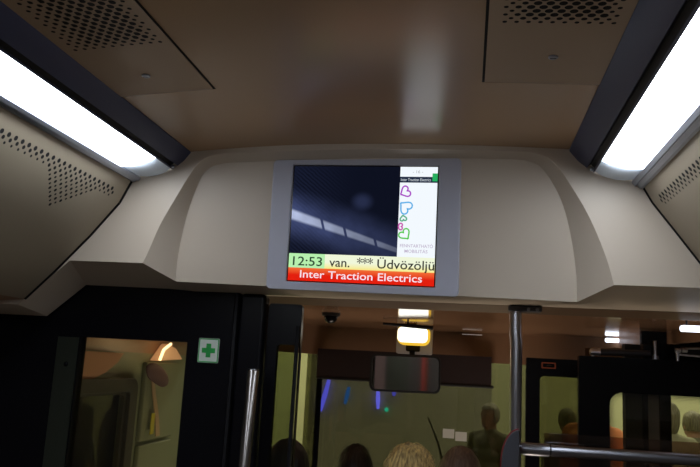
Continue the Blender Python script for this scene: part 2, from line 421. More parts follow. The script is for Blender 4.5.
hatch(.018, .262, 1.538, .052, .238, 1.249, .152, 1.396, 'right perforated ceiling hatch with a screw lock beside the right light strip', 1)

# ================================================================== MONITOR
mon = thing('monitor', 'grey framed passenger information screen in the recess of the cream bulkhead', 'screen', (-.30, 2.05, 1.93))
mTL, mTR, mBL, mBR = at(273.5, 160, 2.025), at(461.5, 158, 2.025), at(265.5, 288.5, 2.055), at(458.5, 297, 2.055)
def mp(u, v, d=0):        # u right, v down, in the plane of the front
    p = mTL.lerp(mTR, u).lerp(mBL.lerp(mBR, u), v); return p+MN*d
MN = (mTR-mTL).cross(mBL-mTL).normalized(); MN = MN if MN.y < 0 else -MN
sTL, sTR, sBL, sBR = at(294.6, 166, 2.026), at(438, 166.8, 2.026), at(287.3, 280, 2.053), at(433.8, 286.5, 2.053)
def sp_(u, v, d=0): return sTL.lerp(sTR, u).lerp(sBL.lerp(sBR, u), v)+MN*d
bm = bmesh.new()
W_ = (mTR-mTL).length; H_ = (mBL-mTL).length; r = .012
outl = [(x/W_, z/H_) for x, z in rrect(0, W_, 0, H_, r, 6)]
inn = []
for (u, v) in outl:
    inn.append(u)
# bezel: rounded plate with screen opening
fo = [bm.verts.new(mp(u, v)) for u, v in outl]; bo = [bm.verts.new(mp(u, v, -.045)+Vector((0, .0, 0))) for u, v in outl]
for i in range(len(fo)):
    j = (i+1) % len(fo); bm.faces.new((fo[i], fo[j], bo[j], bo[i]))
bm.faces.new(bo)
sc4 = [sp_(1.008, 1.01, 0), sp_(-.008, 1.01, 0), sp_(-.008, -.01, 0), sp_(1.008, -.01, 0)]   # order follows rrect corners (right-bottom first)
si = [bm.verts.new(p) for p in sc4]; sd = [bm.verts.new(p-MN*.004) for p in sc4]
nc = 7
for q in range(4):
    for k in range(nc-1): bm.faces.new((fo[q*nc+k], fo[q*nc+k+1], si[q]))
    bm.faces.new((fo[q*nc+nc-1], fo[((q+1) % 4)*nc], si[(q+1) % 4], si[q]))
    bm.faces.new((si[q], si[(q+1) % 4], sd[(q+1) % 4], sd[q]))
link('bezel', bm, M['bezel'], mon, bevel=.004, segs=3, ang=35)
def quad(u0, v0, u1, v1, d, m, name, parent, seg=1):
    bm = bmesh.new(); f = bm.faces.new([bm.verts.new(sp_(u, v, d)) for u, v in ((u0, v1), (u1, v1), (u1, v0), (u0, v0))])
    uvl = bm.loops.layers.uv.new('UVMap')
    for l, c in zip(f.loops, ((0, 0), (1, 0), (1, 1), (0, 1))): l[uvl].uv = c
    o = link(name, bm, m, parent, recalc=False); return o
blk = mat('screen_black', (.005, .005, .008), .15)
disp = quad(-.006, -.008, 1.006, 1.008, -.0035, blk, 'display', mon)
# video picture: dark night footage with a pale diagonal rail
def video_mat():
    m = bpy.data.materials.new('video_picture'); m.use_nodes = True; nt = m.node_tree; L = nt.links
    nt.nodes.remove(nt.nodes['Principled BSDF'])
    def N(t, **k):
        n = nt.nodes.new(t)
        for a, b in k.items(): setattr(n, a, b)
        return n
    uv = N('ShaderNodeTexCoord'); sx = N('ShaderNodeSeparateXYZ'); L.new(uv.outputs['UV'], sx.inputs[0]); U, V = sx.outputs[0], sx.outputs[1]
    def mth(op, a, b=None, c=None, clamp=False):
        n = N('ShaderNodeMath', operation=op, use_clamp=clamp)
        for i, x in enumerate((a, b, c)):
            if x is None: continue
            if isinstance(x, (int, float)): n.inputs[i].default_value = x
            else: L.new(x, n.inputs[i])
        return n.outputs[0]
    nz = N('ShaderNodeTexNoise'); nz.inputs['Scale'].default_value = 3.2; nz.inputs['Detail'].default_value = 5; L.new(uv.outputs['UV'], nz.inputs[0])
    def ss(x, a, b):
        n = N('ShaderNodeMapRange', interpolation_type='SMOOTHSTEP'); L.new(x, n.inputs[0]); n.inputs[1].default_value = a; n.inputs[2].default_value = b; return n.outputs[0]
    # rail centre line v = .43 - .36u ; half width shrinks to the right
    c = mth('SUBTRACT', V, mth('MULTIPLY_ADD', U, -.375, .445))
    hw = mth('MULTIPLY_ADD', U, -.030, .056)
    d = mth('DIVIDE', mth('ABSOLUTE', c), hw)
    rail = mth('SUBTRACT', 1., ss(d, .55, 1.35))
    # gaps where posts cross
    gaps = None
    for g in (.30, .515, .80):
        q = ss(mth('ABSOLUTE', mth('SUBTRACT', mth('MULTIPLY_ADD', c, .25, U), g)), .008, .018); gaps = q if gaps is None else mth('MULTIPLY', gaps, q)
    rail = mth('MULTIPLY', mth('MULTIPLY', rail, gaps), mth('MULTIPLY_ADD', nz.outputs['Fac'], .5, .15))
    rail = mth('MULTIPLY', rail, mth('SUBTRACT', 1.25, U))
    halo = mth('MULTIPLY', mth('SUBTRACT', 1., ss(mth('ABSOLUTE', c), .0, .36)), mth('MULTIPLY', nz.outputs['Fac'], mth('SUBTRACT', 1.1, mth('MULTIPLY', U, .7))))
    # moire ridges
    wv = N('ShaderNodeTexWave', wave_type='BANDS', bands_direction='DIAGONAL'); wv.inputs['Scale'].default_value = 14; wv.inputs['Distortion'].default_value = 2; L.new(uv.outputs['UV'], wv.inputs[0])
    ridge = mth('MULTIPLY', mth('MULTIPLY', wv.outputs['Fac'], ss(U, .65, .0)), .018)
    # soft round glow right of the middle
    sp1 = mth('SUBTRACT', 1., ss(mth('SQRT', mth('ADD', mth('POWER', mth('SUBTRACT', U, .66), 2.), mth('POWER', mth('SUBTRACT', V, .60), 2.))), .02, .13))
    base = mth('ADD', mth('MULTIPLY_ADD', mth('MULTIPLY', halo, 1.), .26, .014), mth('ADD', ridge, mth('MULTIPLY', sp1, .05)))
    mixc = N('ShaderNodeMixRGB'); mixc.inputs[1].default_value = (.0, .0, .0, 1)
    e1 = N('ShaderNodeEmission'); e1.inputs[0].default_value = (.30, .40, 1.0, 1); L.new(base, e1.inputs[1])
    e2 = N('ShaderNodeEmission'); e2.inputs[0].default_value = (.72, .80, 1.0, 1); L.new(rail, e2.inputs[1])
    ad = N('ShaderNodeAddShader'); L.new(e1.outputs[0], ad.inputs[0]); L.new(e2.outputs[0], ad.inputs[1]); L.new(ad.outputs[0], nt.nodes['Material Output'].inputs[0])
    return m
VX = .745; VB = .765
quad(0, 0, VX, VB, -.0030, video_mat(), 'video_picture', disp)
quad(VX, 0, 1, VB, -.0030, glow('screen_white', (.90, .95, 1.0), SCREEN*1.05), 'white_column', disp)
quad(VX, .085, 1, .135, -.0027, glow('screen_navy', (.01, .02, .05), 1), 'title_bar', disp)
quad(.965, .055, 1.0, .122, -.0024, glow('screen_green_badge', (.02, .45, .12), SCREEN), 'green_badge', disp)
def ticker_mat():
    m = glow('ticker_yellow', (.95, .95, .45), SCREEN); nt = m.node_tree
    tc = nt.nodes.new('ShaderNodeTexCoord'); s = nt.nodes.new('ShaderNodeSeparateXYZ'); rp = nt.nodes.new('ShaderNodeValToRGB')
    rp.color_ramp.elements[0].color = (.98, .86, .25, 1); rp.color_ramp.elements[0].position = .0
    rp.color_ramp.elements[1].color = (.92, .98, .74, 1); rp.color_ramp.elements[1].position = .45
    nt.links.new(tc.outputs['UV'], s.inputs[0]); nt.links.new(s.outputs[1], rp.inputs[0]); nt.links.new(rp.outputs[0], nt.nodes['Emission'].inputs[0]); return m
def red_mat():
    m = glow('banner_red', (.9, .05, .01), SCREEN); nt = m.node_tree
    tc = nt.nodes.new('ShaderNodeTexCoord'); s = nt.nodes.new('ShaderNodeSeparateXYZ'); rp = nt.nodes.new('ShaderNodeValToRGB')
    rp.color_ramp.elements[0].color = (.80, .015, .005, 1); rp.color_ramp.elements[0].position = .45
    rp.color_ramp.elements[1].color = (.95, .16, .04, 1); rp.color_ramp.elements[1].position = 1.
    nt.links.new(tc.outputs['UV'], s.inputs[0]); nt.links.new(s.outputs[1], rp.inputs[0]); nt.links.new(rp.outputs[0], nt.nodes['Emission'].inputs[0]); return m
quad(.252, VB, 1, .888, -.0030, ticker_mat(), 'ticker_band', disp)
quad(0, VB, .252, .888, -.0029, glow('clock_green', (.50, .92, .45), SCREEN), 'clock_field', disp)
quad(0, .888, 1, 1, -.0030, red_mat(), 'red_banner', disp)
def text(s, u0, u1, v0, v1, m, name, bold=.008):
    cu = bpy.data.curves.new(name, 'FONT'); cu.body = s; cu.size = 1; cu.offset = bold; cu.resolution_u = 3
    to = bpy.data.objects.new(name, cu); C.objects.link(to); dg = bpy.context.evaluated_depsgraph_get(); dg.update()
    me = bpy.data.meshes.new_from_object(to.evaluated_get(dg)); C.objects.unlink(to); bpy.data.objects.remove(to)
    xs = [v.co.x for v in me.vertices]; x0, x1 = min(xs), max(xs)
    # v0/v1 give the cap-height band: baseline at v1, cap top (0.73) at v0
    for v in me.vertices:
        u = u0+(v.co.x-x0)/(x1-x0)*(u1-u0); vv = v1-(v.co.y/.73)*(v1-v0)
        v.co = sp_(u, vv, -.0020)
    bm = bmesh.new(); bm.from_mesh(me); bpy.data.meshes.remove(me)
    for f in bm.faces:
        f.normal_update()
    o = link(name, bm, m, disp, recalc=False)
    return o
ink = glow('ink_dark_green', (.02, .06, .03), 1); ink2 = glow('ink_black', (.025, .025, .02), 1); inkw = glow('ink_pink_white', (1., .80, .85), SCREEN)
text('12:53', .030, .235, .788, .868, ink, 'clock_digits')
text('van.', .285, .425, .788, .868, ink2, 'ticker_text')
text('***', .475, .585, .783, .868, ink2, 'ticker_text')
text('Üdvözöljü', .615, .998, .788, .868, ink2, 'ticker_text')
text('Inter Traction Electrics', .085, .920, .905, .972, inkw, 'banner_text')
text('Inter Traction Electrics', VX+.006, .955, .097, .122, glow('tiny_white', (.6, .65, .7), 1), 'title_text')
text('- 16 -', .83, .90, .028, .055, glow('tiny_grey', (.45, .47, .5), 1), 'stop_number')
lil = glow('slogan_lilac', (.50, .42, .58), 1)
text('FENNTARTHATÓ', VX+.018, .985, .655, .683, lil, 'slogan_text'); text('MOBILITÁS', VX+.05, .95, .700, .728, lil, 'slogan_text')
def heart(u, v, s, rot, col, nm, half=False):
    pts = []
    for k in range(29):
        t = -PI*.93+2*PI*.93*k/28
        x = 16*math.sin(t)**3/17; y = (13*math.cos(t)-5*math.cos(2*t)-2*math.cos(3*t)-math.cos(4*t))/17
        a = math.radians(rot); X = x*math.cos(a)-y*math.sin(a); Y = x*math.sin(a)+y*math.cos(a)
        pts.append(sp_(max(VX+.004, u+X*s/(sTR-sTL).length), v-Y*s/(sBL-sTL).length, -.0014))
    bm = bmesh.new()
    n = MN; wd = .0021; vs_ = []
    for i, p in enumerate(pts):
        d = (pts[min(i+1, 28)]-pts[max(i-1, 0)]); d = d.normalized() if d.length > 1e-6 else Vector((0, 0, 1)); q = d.cross(n).normalized()*wd
        vs_.append((bm.verts.new(p-q), bm.verts.new(p+q)))
    for (a, b), (c, d_) in zip(vs_, vs_[1:]): bm.faces.new((a, b, d_, c))
    link(nm, bm, glow(nm, col, SCREEN), disp, recalc=False)
heart(.785, .215, 0.0167, -60, (.42, .05, .60), 'purple_heart')
heart(.790, .345, 0.0201, -130, (.10, .45, .85), 'blue_heart')
heart(.778, .440, 0.0098, -170, (.10, .45, .25), 'teal_heart')
heart(.758, .510, 0.0098, -90, (.60, .10, .45), 'magenta_heart')
heart(.792, .575, 0.0172, 40, (.10, .62, .08), 'green_heart')

# ================================================================== CAB SHELL
ZC = 1.915
struct('ceiling_cab', Bx(-1.56, 1.0, 2.361, 3.95, ZC, 2.44), M['brown'])
# curved header panel above the windscreen
hp = [(-1.0, 3.25), (-.86, 3.55), (-.70, 3.73), (-.45, 3.78), (-.1, 3.76), (.10, 3.70), (.33, 3.67), (.55, 3.66), (.66, 3.60), (.72, 3.30), (.76, 2.9), (.79, 2.362)]
hc = cr_curve([Vector((x, y, 0)) for x, y in hp], 4)
def ribbon(pts, z0, z1, th=.03):
    bm = bmesh.new(); rows = []
    for i, p in enumerate(pts):
        d = (pts[min(i+1, len(pts)-1)]-pts[max(i-1, 0)]).normalized(); nn = Vector((-d.y, d.x, 0))
        rows.append([bm.verts.new((p.x, p.y, z0)), bm.verts.new((p.x, p.y, z1)), bm.verts.new((p.x+nn.x*th, p.y+nn.y*th, z1)), bm.verts.new((p.x+nn.x*th, p.y+nn.y*th, z0))])
    for a, b in zip(rows, rows[1:]):
        for k in range(4): bm.faces.new((a[k], b[k], b[(k+1) % 4], a[(k+1) % 4]))
    bm.faces.new(rows[0]); bm.faces.new(rows[-1][::-1]); return bm
kf = [p for p in hc if p.x < .56]
struct('wall_cab_header', ribbon(kf, 1.772, ZC), M['brownm'], smooth=True, ang=35)
ks = [p for p in hc if p.x >= .53]
struct('wall_door_header', ribbon(ks, 1.868, ZC), M['brownm'], smooth=True, ang=35)
struct('trim_18', Bx(.66, 1.6, 3.0, 3.03, 1.775, ZC-.001), M['black'])
# windscreen
wc = [Vector((x, y+.05, 0)) for x, y in [(-.86, 3.60), (-.70, 3.76), (-.45, 3.80), (-.1, 3.79), (.10, 3.76), (.33, 3.74), (.55, 3.73)]]
wcl = [p for p in cr_curve(wc, 4)]
wsp = [p for p in wcl if p.x > -.80]
o = struct('window_1', ribbon(wsp, .7, 1.79, .006), M['windsh'], smooth=True, ang=35)
struct('trim_6', Bx(-1.56, 1.0, 3.82, 3.88, -.3, .70), M['black'])
struct('trim_7', ribbon([Vector((-.742, 3.775, 0)), Vector((-.728, 3.79, 0))], .7, 1.79, .02), M['black'])
# side quarter glass left of the windscreen
struct('window_2', ribbon([Vector((-1.20, 3.72, 0)), Vector((-.745, 3.80, 0))], .7, 1.79, .006), M['clear'])
struct('wall_cab_top', Bx(-1.56, 1.0, 3.84, 3.95, 1.79, ZC), M['brownm'])
# cab left wall with framed driver window
fyr = atx(139.5, 380, XL+.05).y; fyi = atx(131, 392, XL+.05).y; fzt = atx(125, 378.5, XL+.05).z; fzi = atx(115, 392.5, XL+.05).z
fw = rrect(2.30, fyr, .9, fzt, .05)
def ywall(outline_outer, outline_inner, x0, x1):
    bm = frame_bm(outline_outer, outline_inner, x0, x1)
    for v in bm.verts: v.co = Vector((v.co.y, v.co.x, v.co.z))
    return bm
def square_like(o, x0, x1, z0, z1):      # project outline points onto a rectangle
    cx, cz = (x0+x1)/2, (z0+z1)/2; n = len(o)//4; out = []
    cor = [(x1, z1), (x0, z1), (x0, z0), (x1, z0)]
    for i, c in enumerate(cor): out += [c]*n
    return out
bm = bmesh.new(); box(bm, XL-.06, XL+.02, 2.25, 3.90, -.3, .9); box(bm, XL-.06, XL+.02, 2.25, 3.90, fzt-.002, 1.73); box(bm, XL-.06, XL+.02, fyr-.002, 3.90, .9, fzt-.002)
struct('wall_cab_left', bm, M['cabgreen'])
struct('wall_cab_upper', Bx(XL-.06, XL+.021, 2.25, 3.90, 1.73, ZC), M['brownm'])
tan = [atx(px, py, XL+.03) for px, py in ((66, 350), (122, 353), (116, 362), (104, 372), (92, 378), (66, 386))]
bm = bmesh.new(); f1 = [bm.verts.new((XL+.0205, p.y, p.z)) for p in tan]; f2 = [bm.verts.new((XL+.040, p.y, p.z)) for p in tan]; bm.faces.new(f1); bm.faces.new(f2[::-1])
for i in range(6): bm.faces.new((f1[i], f1[(i+1) % 6], f2[(i+1) % 6], f2[i]))
struct('trim_19', bm, mat('tan_reflection', (.50, .28, .17), .7))  # raised tan patch stands in for a reflection at the cab wall
bm = ywall(fw, rrect(2.35, fyi, .95, fzi, .02), XL+.02, XL+.05)
wf = struct('window_3', bm, M['cabdark'], bevel=.004, segs=2)
gl = link('pane', Bx(XL, XL+.008, 2.33, fyr-.01, .93, fzt-.01), M['clear'], wf)
fr = link('inner_frame', ywall(rrect(2.34, fyi+.01, .94, fzi+.01, .03), rrect(2.37, fyi-.02, .97, fzi-.012, .02), XL+.012, XL+.030), M['cabdark'], wf)
# raised panel forward of the driver window
pn = struct('trim_8', Bx(XL+.02, XL+.045, 3.28, 3.66, 1.33, 1.69), M['cabgreen'], bevel=.008)
pn = struct('trim_9', Bx(XL+.02, XL+.045, 3.28, 3.66, .90, 1.315), M['cabgreen'], bevel=.008)

# partition behind the driver ------------------------------------------------------
YP = 2.2
wTL, wTR = at(81.4, 336, YP), at(185.8, 345, YP)
bm = bmesh.new()
x0, x1 = wTL.x-.002, wTR.x+.004; zt0, zt1 = wTL.z, wTR.z
poly_o = [(XL, 1.95), (-.705, 1.95)]
box(bm, XL, x0, YP, YP+.04, 0, 1.95); box(bm, x1, -.713, YP, YP+.04, 0, 1.95); box(bm, x0, x1, YP, YP+.04, 1.767, 1.95); box(bm, x0, x1, YP, YP+.04, 0, .9)
part = struct('wall_partition', bm, M['black'])
wp = struct('window_4', Bx(x0, x1, YP+.018, YP+.024, .9, 1.767), glass('partition_glass', (.80, .78, .66)))
struct('trim_10', Bx(x0-.075, x0-.004, YP-.004, YP-.0005, .0, 1.765), M['greenblk'])
struct('trim_11', Bx(-.709, -.700, YP-.006, YP+.05, 0, 1.925), M['rubber'])
struct('trim_12', Bx(-.699, -.615, YP+.005, YP+.06, 0, 1.925), M['black'], bevel=.012)
bm = bmesh.new(); q = at(66, 364, YP-.004); ball(bm, (q.x, YP-.004, q.z), (.008, .006, .008), 14, 8)
tag(link('cap_screw', bm, M['black'], smooth='all'), 'round black cap screw on the dark strip left of the cab window', 'screw')

# narrow glazed cab door: frame, tinted pane and black edge bar
cd = thing('cab_door', 'narrow glazed cab door with a black edge bar, right of the black post', 'door', (-.56, 2.24, 0))
xa, xb = -.612, -.532
link('frame', frame_bm(rrect(xa, -.505, .02, 1.90, .01), rrect(-.578, -.508, .1, 1.775, .01), 2.235, 2.26), M['black'], cd)
link('pane', Bx(-.578, -.512, 2.244, 2.250, .1, 1.775), M['tint'], cd)
pt_ = at(298, 326, 2.22); pb_ = at(288.5, 467, 2.22); d_ = (pb_-pt_)/(pt_.z-pb_.z)
link('edge_bar', Tb([pt_, pt_+d_*(pt_.z-.05)], .006, 12), M['rubber'], cd, smooth=True)

# stickers and poles ------------------------------------------------------------------
ys = YP-.003
s0, s1 = at(198, 338.8, ys), at(219, 362.6, ys)
st_ = thing('first_aid_sticker', 'pale square sticker with a green cross on the black partition', 'sticker', ((s0.x+s1.x)/2, ys, s1.z))
sw_ = .068; xc = (at(208.5, 350.5, ys)).x; zc = at(208.5, 350.5, ys).z; hz = .037; hx = .033
link('backing', Pr(rrect(xc-hx, xc+hx, zc-hz, zc+hz, .004), ys, ys+.0025), M['stk'], st_)
bm = bmesh.new(); a_, b_ = .0075, .021
prism(bm, [(xc-a_, zc-b_), (xc+a_, zc-b_), (xc+a_, zc-a_), (xc+b_, zc-a_), (xc+b_, zc+a_), (xc+a_, zc+a_), (xc+a_, zc+b_), (xc-a_, zc+b_), (xc-a_, zc+a_), (xc-b_, zc+a_), (xc-b_, zc-a_), (xc-a_, zc-a_)], ys-.0012, ys)
link('green_cross', bm, M['stg'], st_)
bm = frame_bm(rrect(xc-hx+.001, xc+hx-.001, zc-hz+.001, zc+hz-.001, .003), rrect(xc-hx+.004, xc+hx-.004, zc-hz+.004, zc+hz-.004, .001), ys-.0008, ys)
link('green_border', bm, M['stg'], st_)

rp_ = thing('grab_pole', 'orange red grab pole added behind the camera to colour the rear view mirror', 'pole', (-.44, -1.9, 0))
link('tube', Tb([(-.44, -1.9, .002), (-.44, -1.9, 2.335)], .018, 16), mat('pole_orange', (.22, .04, .015), .4), rp_, smooth=True)  # unseen pole, added to give the mirror a reddish stripe
pt_ = at(253.5, 369, 2.12); pb_ = at(244, 467, 2.12); d_ = (pb_-pt_)/(pt_.z-pb_.z)
pl = thing('grab_pole', 'short stainless steel pole in front of the cab partition, its flat top free', 'pole', (pb_.x, 2.12, 0))
bm = Tb([pt_+d_*.003, pt_+d_*.006, pt_+d_*.5, Vector((pt_.x+d_.x*pt_.z*.8, pt_.y, 0.004))], [.0155, .0175, .0175, .0175], 24)
link('tube', bm, M['steel'], pl, smooth=True, ang=40)
bm = Tb([pt_-d_*.0, pt_+d_*.003], [.0150, .0155], 24); link('end_plug', bm, M['dsteel'], pl, smooth=True)

YR = 2.28
q = at(516, 317, YR)
pr = thing('grab_pole', 'tall stainless steel pole hanging from the dark bracket beside the front doors', 'pole', (q.x, YR, 0))
zt_ = 1.918
lean = .004
pts = [(q.x-.001, YR, zt_), (q.x-.001, YR, 1.845), (q.x+.002, YR, 1.815), (q.x+.002, YR, 1.2), (q.x+.002, YR, .004)]
link('tube', Tb(pts, .0178, 28), mat('stainless_bright', (.55, .55, .60), .22, metal=1.), pr, smooth=True, ang=40)
bm = bmesh.new(); b0 = at(509, 312, YR); box(bm, q.x-.024, q.x+.075, YR-.022, YR+.018, 1.908, 1.9265)
link('ceiling_bracket', bm, M['grey'], pr, bevel=.006, segs=3)
bm = bmesh.new(); 
for xx in (q.x+.035, q.x+.06): tube(bm, [(xx, YR-.023, 1.915), (xx, YR-.026, 1.915)], .005, 12)
link('bracket_screw', bm, M['dsteel'], pr, smooth=True)
# grey disc with red rim clipped on the pole
qd = at(518.5, 466, YR-.03); qe = at(500.5, 466, YR-.03)
dsc = thing('door_button_disc', 'dark grey half round disc with red rim on the tall pole under the handrail joint', 'button', (qd.x, YR-.03, qd.z))
def halfdisc(rx, rz): return [(qd.x, qd.z+rz)]+[(qd.x-rx*math.sin(PI*k/24), qd.z+rz*math.cos(PI*k/24)) for k in range(1, 24)]+[(qd.x, qd.z-rz)]
rxd = qd.x-qe.x
link('body', Pr(halfdisc(rxd-.002, .100), YR-.042, YR-.026), M['grey'], dsc, bevel=.003)
link('rim', Pr(halfdisc(rxd+.001, .103), YR-.0255, YR-.0205), M['red'], dsc)
# handrail
h0, h1 = at(521, 448.5, YR), at(700, 459, YR)
hr = thing('handrail', 'horizontal satin steel handrail clamped to the tall pole at its left end', 'handrail', (h0.x, YR, h0.z))
hz_ = h0.z
link('rail', Tb([(h0.x+.085-.0, YR, hz_), (XR+.0, YR, hz_+.002)], .0165, 24), M['dsteel'], hr, smooth=True, ang=40)
link('sleeve', Tb([(h0.x-.002, YR, hz_), (h0.x+.006, YR, hz_), (h0.x+.080, YR, hz_)], [.013, .0182, .0182], 24), M['dsteel'], hr, smooth=True, ang=40)
link('joint_ring', Tb([(h0.x+.080, YR, hz_), (h0.x+.085, YR, hz_)], .0150, 24), M['blackm'], hr, smooth=True, ang=40)
# glass screen above the handrail
g0, g1 = at(544, 432.5, YR+.05), at(700, 441, YR+.05)
tag(link('glass_screen', Bx(g0.x, XR, YR+.047, YR+.053, .5, g0.z), glass('screen_glass', (.70, .58, .52)), bevel=.001), 'smoky glass screen panel standing behind the horizontal handrail', 'screen panel')

# ================================================================== DOORS
def leaf(px0, px1, pyt, Y, gl_px0, gl_px1, gl_pyt, gr_r, label, nm, th=.04, xr=None, glx=None):
    a = at(px0, pyt, Y); x1 = xr if xr else at(px1, pyt, Y).x
    g0_ = at(gl_px0, gl_pyt, Y); gx1 = glx if glx else at(gl_px1, gl_pyt, Y).x
    t = thing(nm, label, 'door', ((a.x+x1)/2, Y, -.1), 'folding front door leaves')
    out = rrect(a.x, x1, -.1, a.z, .004); inn_ = rrect(g0_.x, gx1, .1, g0_.z, gr_r)
    link('frame', frame_bm(out, inn_, Y, Y+th), M['black'], t)
    link('pane', Bx(g0_.x-.005, gx1+.005, Y+th*.45, Y+th*.6, .095, g0_.z+.005), M['clear'], t)
    return t, a, x1, g0_, gx1
YL1, YL2 = 3.45, 2.9
t1, a1, xr1, g1_, gx1_ = leaf(526.4, 0, 357.5, YL1, 540, 0, 376, .018, 'far narrow black door leaf with an orange label on its top rail', 'door_leaf', xr=.56, glx=.54)
q0, q1 = at(541.5, 362, YL1-.003), at(556, 369, YL1-.003)
lb = link('orange_label', frame_bm(rrect(q0.x, q1.x, q1.z, q0.z, .004), rrect(q0.x+.006, q1.x-.006, q1.z+.006, q0.z-.006, .003), YL1-.002, YL1-.0002), M['orange'], t1)
link('label_mark', Pr(rrect(q0.x+.022, q1.x-.016, q1.z+.012, q0.z-.012, .003), YL1-.0015, YL1-.0002), mat('label_tan', (.16, .10, .08), .6), t1)
t2, a2, xr2, g2_, gx2_ = leaf(579, 0, 355.5, YL2, 609.5, 0, 392, .045, 'near black door leaf with rounded dotted-edge glass under the chrome arms', 'door_leaf', xr=1.06, glx=.96)
# printed dot border on near leaf glass
bm = bmesh.new(); yy = YL2+.017
gx0, gz0 = g2_.x, g2_.z
for i in range(64):
    for j in range(70):
        x = gx0+.0055*i+(.00275 if j % 2 else 0); z = gz0-.005*j
        # distance from the rounded frame
        if x > .95: continue
        dx, dz = x-gx0, gz0-z; Rr_ = .045
        if dx < Rr_ and dz < Rr_: dd = Rr_-math.hypot(Rr_-dx, Rr_-dz)
        else: dd = min(dx, dz)
        if dd < 0 or dd > .026: continue
        r = .0029*(1-dd/.034)
        bm.faces.new([bm.verts.new((x+r*math.cos(k*PI/3), yy, z+r*math.sin(k*PI/3))) for k in range(6)])
o = link('dot_border', bm, M['blackm'], t2); o['kind'] = 'stuff'
bm = bmesh.new()
# door operating arms and chrome clips
def arm(px, py, Y, label, L=.20):
    p = at(px, py, Y); t = thing('operating_rod', label, 'door arm', (p.x, Y, p.z), 'door operating arms')
    link('rod', Tb([(p.x+.02, Y, p.z), (p.x+L, Y, p.z+.004)], .012, 16), M['grey'], t, smooth=True, ang=40)
    bm = bmesh.new(); tube(bm, [(p.x-.016, Y, p.z), (p.x-.012, Y, p.z), (p.x+.014, Y, p.z)], [.008, .013, .013], 18); tube(bm, [(p.x-.004, Y, p.z), (p.x-.004, Y, a2.z-.004)], .007, 12)
    link('clip', bm, M['chrome'], t, smooth=True, ang=40)
    link('knuckle', Tb([(p.x+.014, Y, p.z), (p.x+.022, Y, p.z)], .0145, 18), M['chrome'], t, smooth=True, ang=40)
arm(594, 352, YL2+.02, 'slim door arm rod with a chrome end clip on top of the near leaf')
p = at(655, 350, YL2+.05)
hg = thing('hinge_pin_assembly', 'vertical chrome hinge pin with black block above the near door leaf', 'hinge', (p.x, p.y, a2.z))
link('pin', Tb([(p.x, p.y, a2.z-.003), (p.x, p.y, a2.z+.03), (p.x, p.y, a2.z+.07)], [.008, .006, .006], 14), M['chrome'], hg, smooth=True)
link('block', Bx(p.x-.045, p.x-.012, p.y-.01, p.y+.03, a2.z-.003, a2.z+.055), M['black'], hg, bevel=.003)
link('collar', Tb([(p.x, p.y, a2.z+.002), (p.x, p.y, a2.z+.014)], .014, 16), M['chrome'], hg, smooth=True, ang=40)
p = at(685, 352, YL2+.0)
mc = thing('door_motor_arm', 'jointed black and chrome door motor linkage at the right edge above the near leaf', 'door mechanism', (p.x, p.y, a2.z))
bm = bmesh.new(); box(bm, p.x-.005, p.x+.14, p.y, p.y+.05, p.z-.012, p.z+.022)
link('gear_case', bm, M['blackm'], mc, bevel=.006)
bm = bmesh.new()
for dx, dz in ((-.035, .004), (-.012, .006)): tube(bm, [(p.x+dx, p.y-.004, p.z+dz), (p.x+dx+.018, p.y-.004, p.z+dz)], .009, 14)
tube(bm, [(p.x-.03, p.y, p.z-.01), (p.x+.05, p.y-.008, p.z-.014)], .004, 10); tube(bm, [(p.x+.0, p.y-.006, p.z+.012), (p.x+.12, p.y-.006, p.z+.018)], .004, 10)
tube(bm, [(p.x-.026, p.y, a2.z-.003), (p.x-.026, p.y, p.z+.004)], .006, 10)
link('linkage', bm, M['chrome'], mc, smooth=True, ang=40)
# small light bars hanging under the door header
def lbar(px, py, L, label, Y):
    p = at(px, py, Y); t = thing('door_light', label, 'light', (p.x, p.y, ZC-.01), 'door step lights')
    link('lens', Bx(p.x-L/2, p.x+L/2, p.y-.014, p.y+.014, p.z-.0095, p.z+.0095), glow('door_light', (.80, .86, 1.), 3.0), t, bevel=.006, segs=3)
    for s in (-1, 1): link('bracket', Tb([(p.x+s*L*.3, p.y, p.z+.008), (p.x+s*L*.3, p.y, ZC+.004)], .003, 8), M['blackm'], t)
lbar(615, 340.5, .085, 'small glowing light bar under the glossy cab ceiling, left of the two', 3.55)
lbar(696, 329.0, .09, 'larger glowing light bar under the glossy cab ceiling at the right edge', 2.42)
# door pillar of the bus body seen through the near leaf
YD = 3.15
def px_box(pxa, pxb, Y, m, nm, th=.06):
    a = at(pxa, 400, Y).x; b = at(pxb, 400, Y).x; return struct(nm, Bx(a, b, Y, Y+th, -.3, 1.868), m)
px_box(625.5, 643, YD, M['blackm'], 'trim_13'); px_box(643, 648, YD-.02, M['black'], 'trim_14'); px_box(648, 660, YD, M['purple'], 'trim_15'); px_box(660, 671, YD-.02, M['black'], 'trim_16')

# ================================================================== CAB FITTINGS
# rear view mirror
Ym = 3.2
mTLp, mBRp = at(371, 355, Ym), at(439.5, 393, Ym)
mc_ = at(405, 373.5, Ym)
mr = thing('rear_view_mirror', 'wide black framed rear view mirror hanging above the windscreen', 'mirror', mc_, rot=(math.radians(.6), math.radians(-.6), 0))
def loc_link(name, bm, m, par, **k):
    bmesh.ops.transform(bm, matrix=Matrix.Translation(par.location) @ par.rotation_euler.to_matrix().to_4x4(), verts=bm.verts)
    return link(name, bm, m, par, **k)
wm, hm = .302, .158
loc_link('frame', frame_bm(rrect(-wm/2, wm/2, -hm/2, hm/2, .028, 6), rrect(-wm/2+.009, wm/2-.009, -hm/2+.009, hm/2-.009, .021, 6), -.008, .02), M['blackm'], mr)
loc_link('back_shell', Pr(rrect(-wm/2+.002, wm/2-.002, -hm/2+.002, hm/2-.002, .026, 6), .006, .022), M['rubber'], mr)
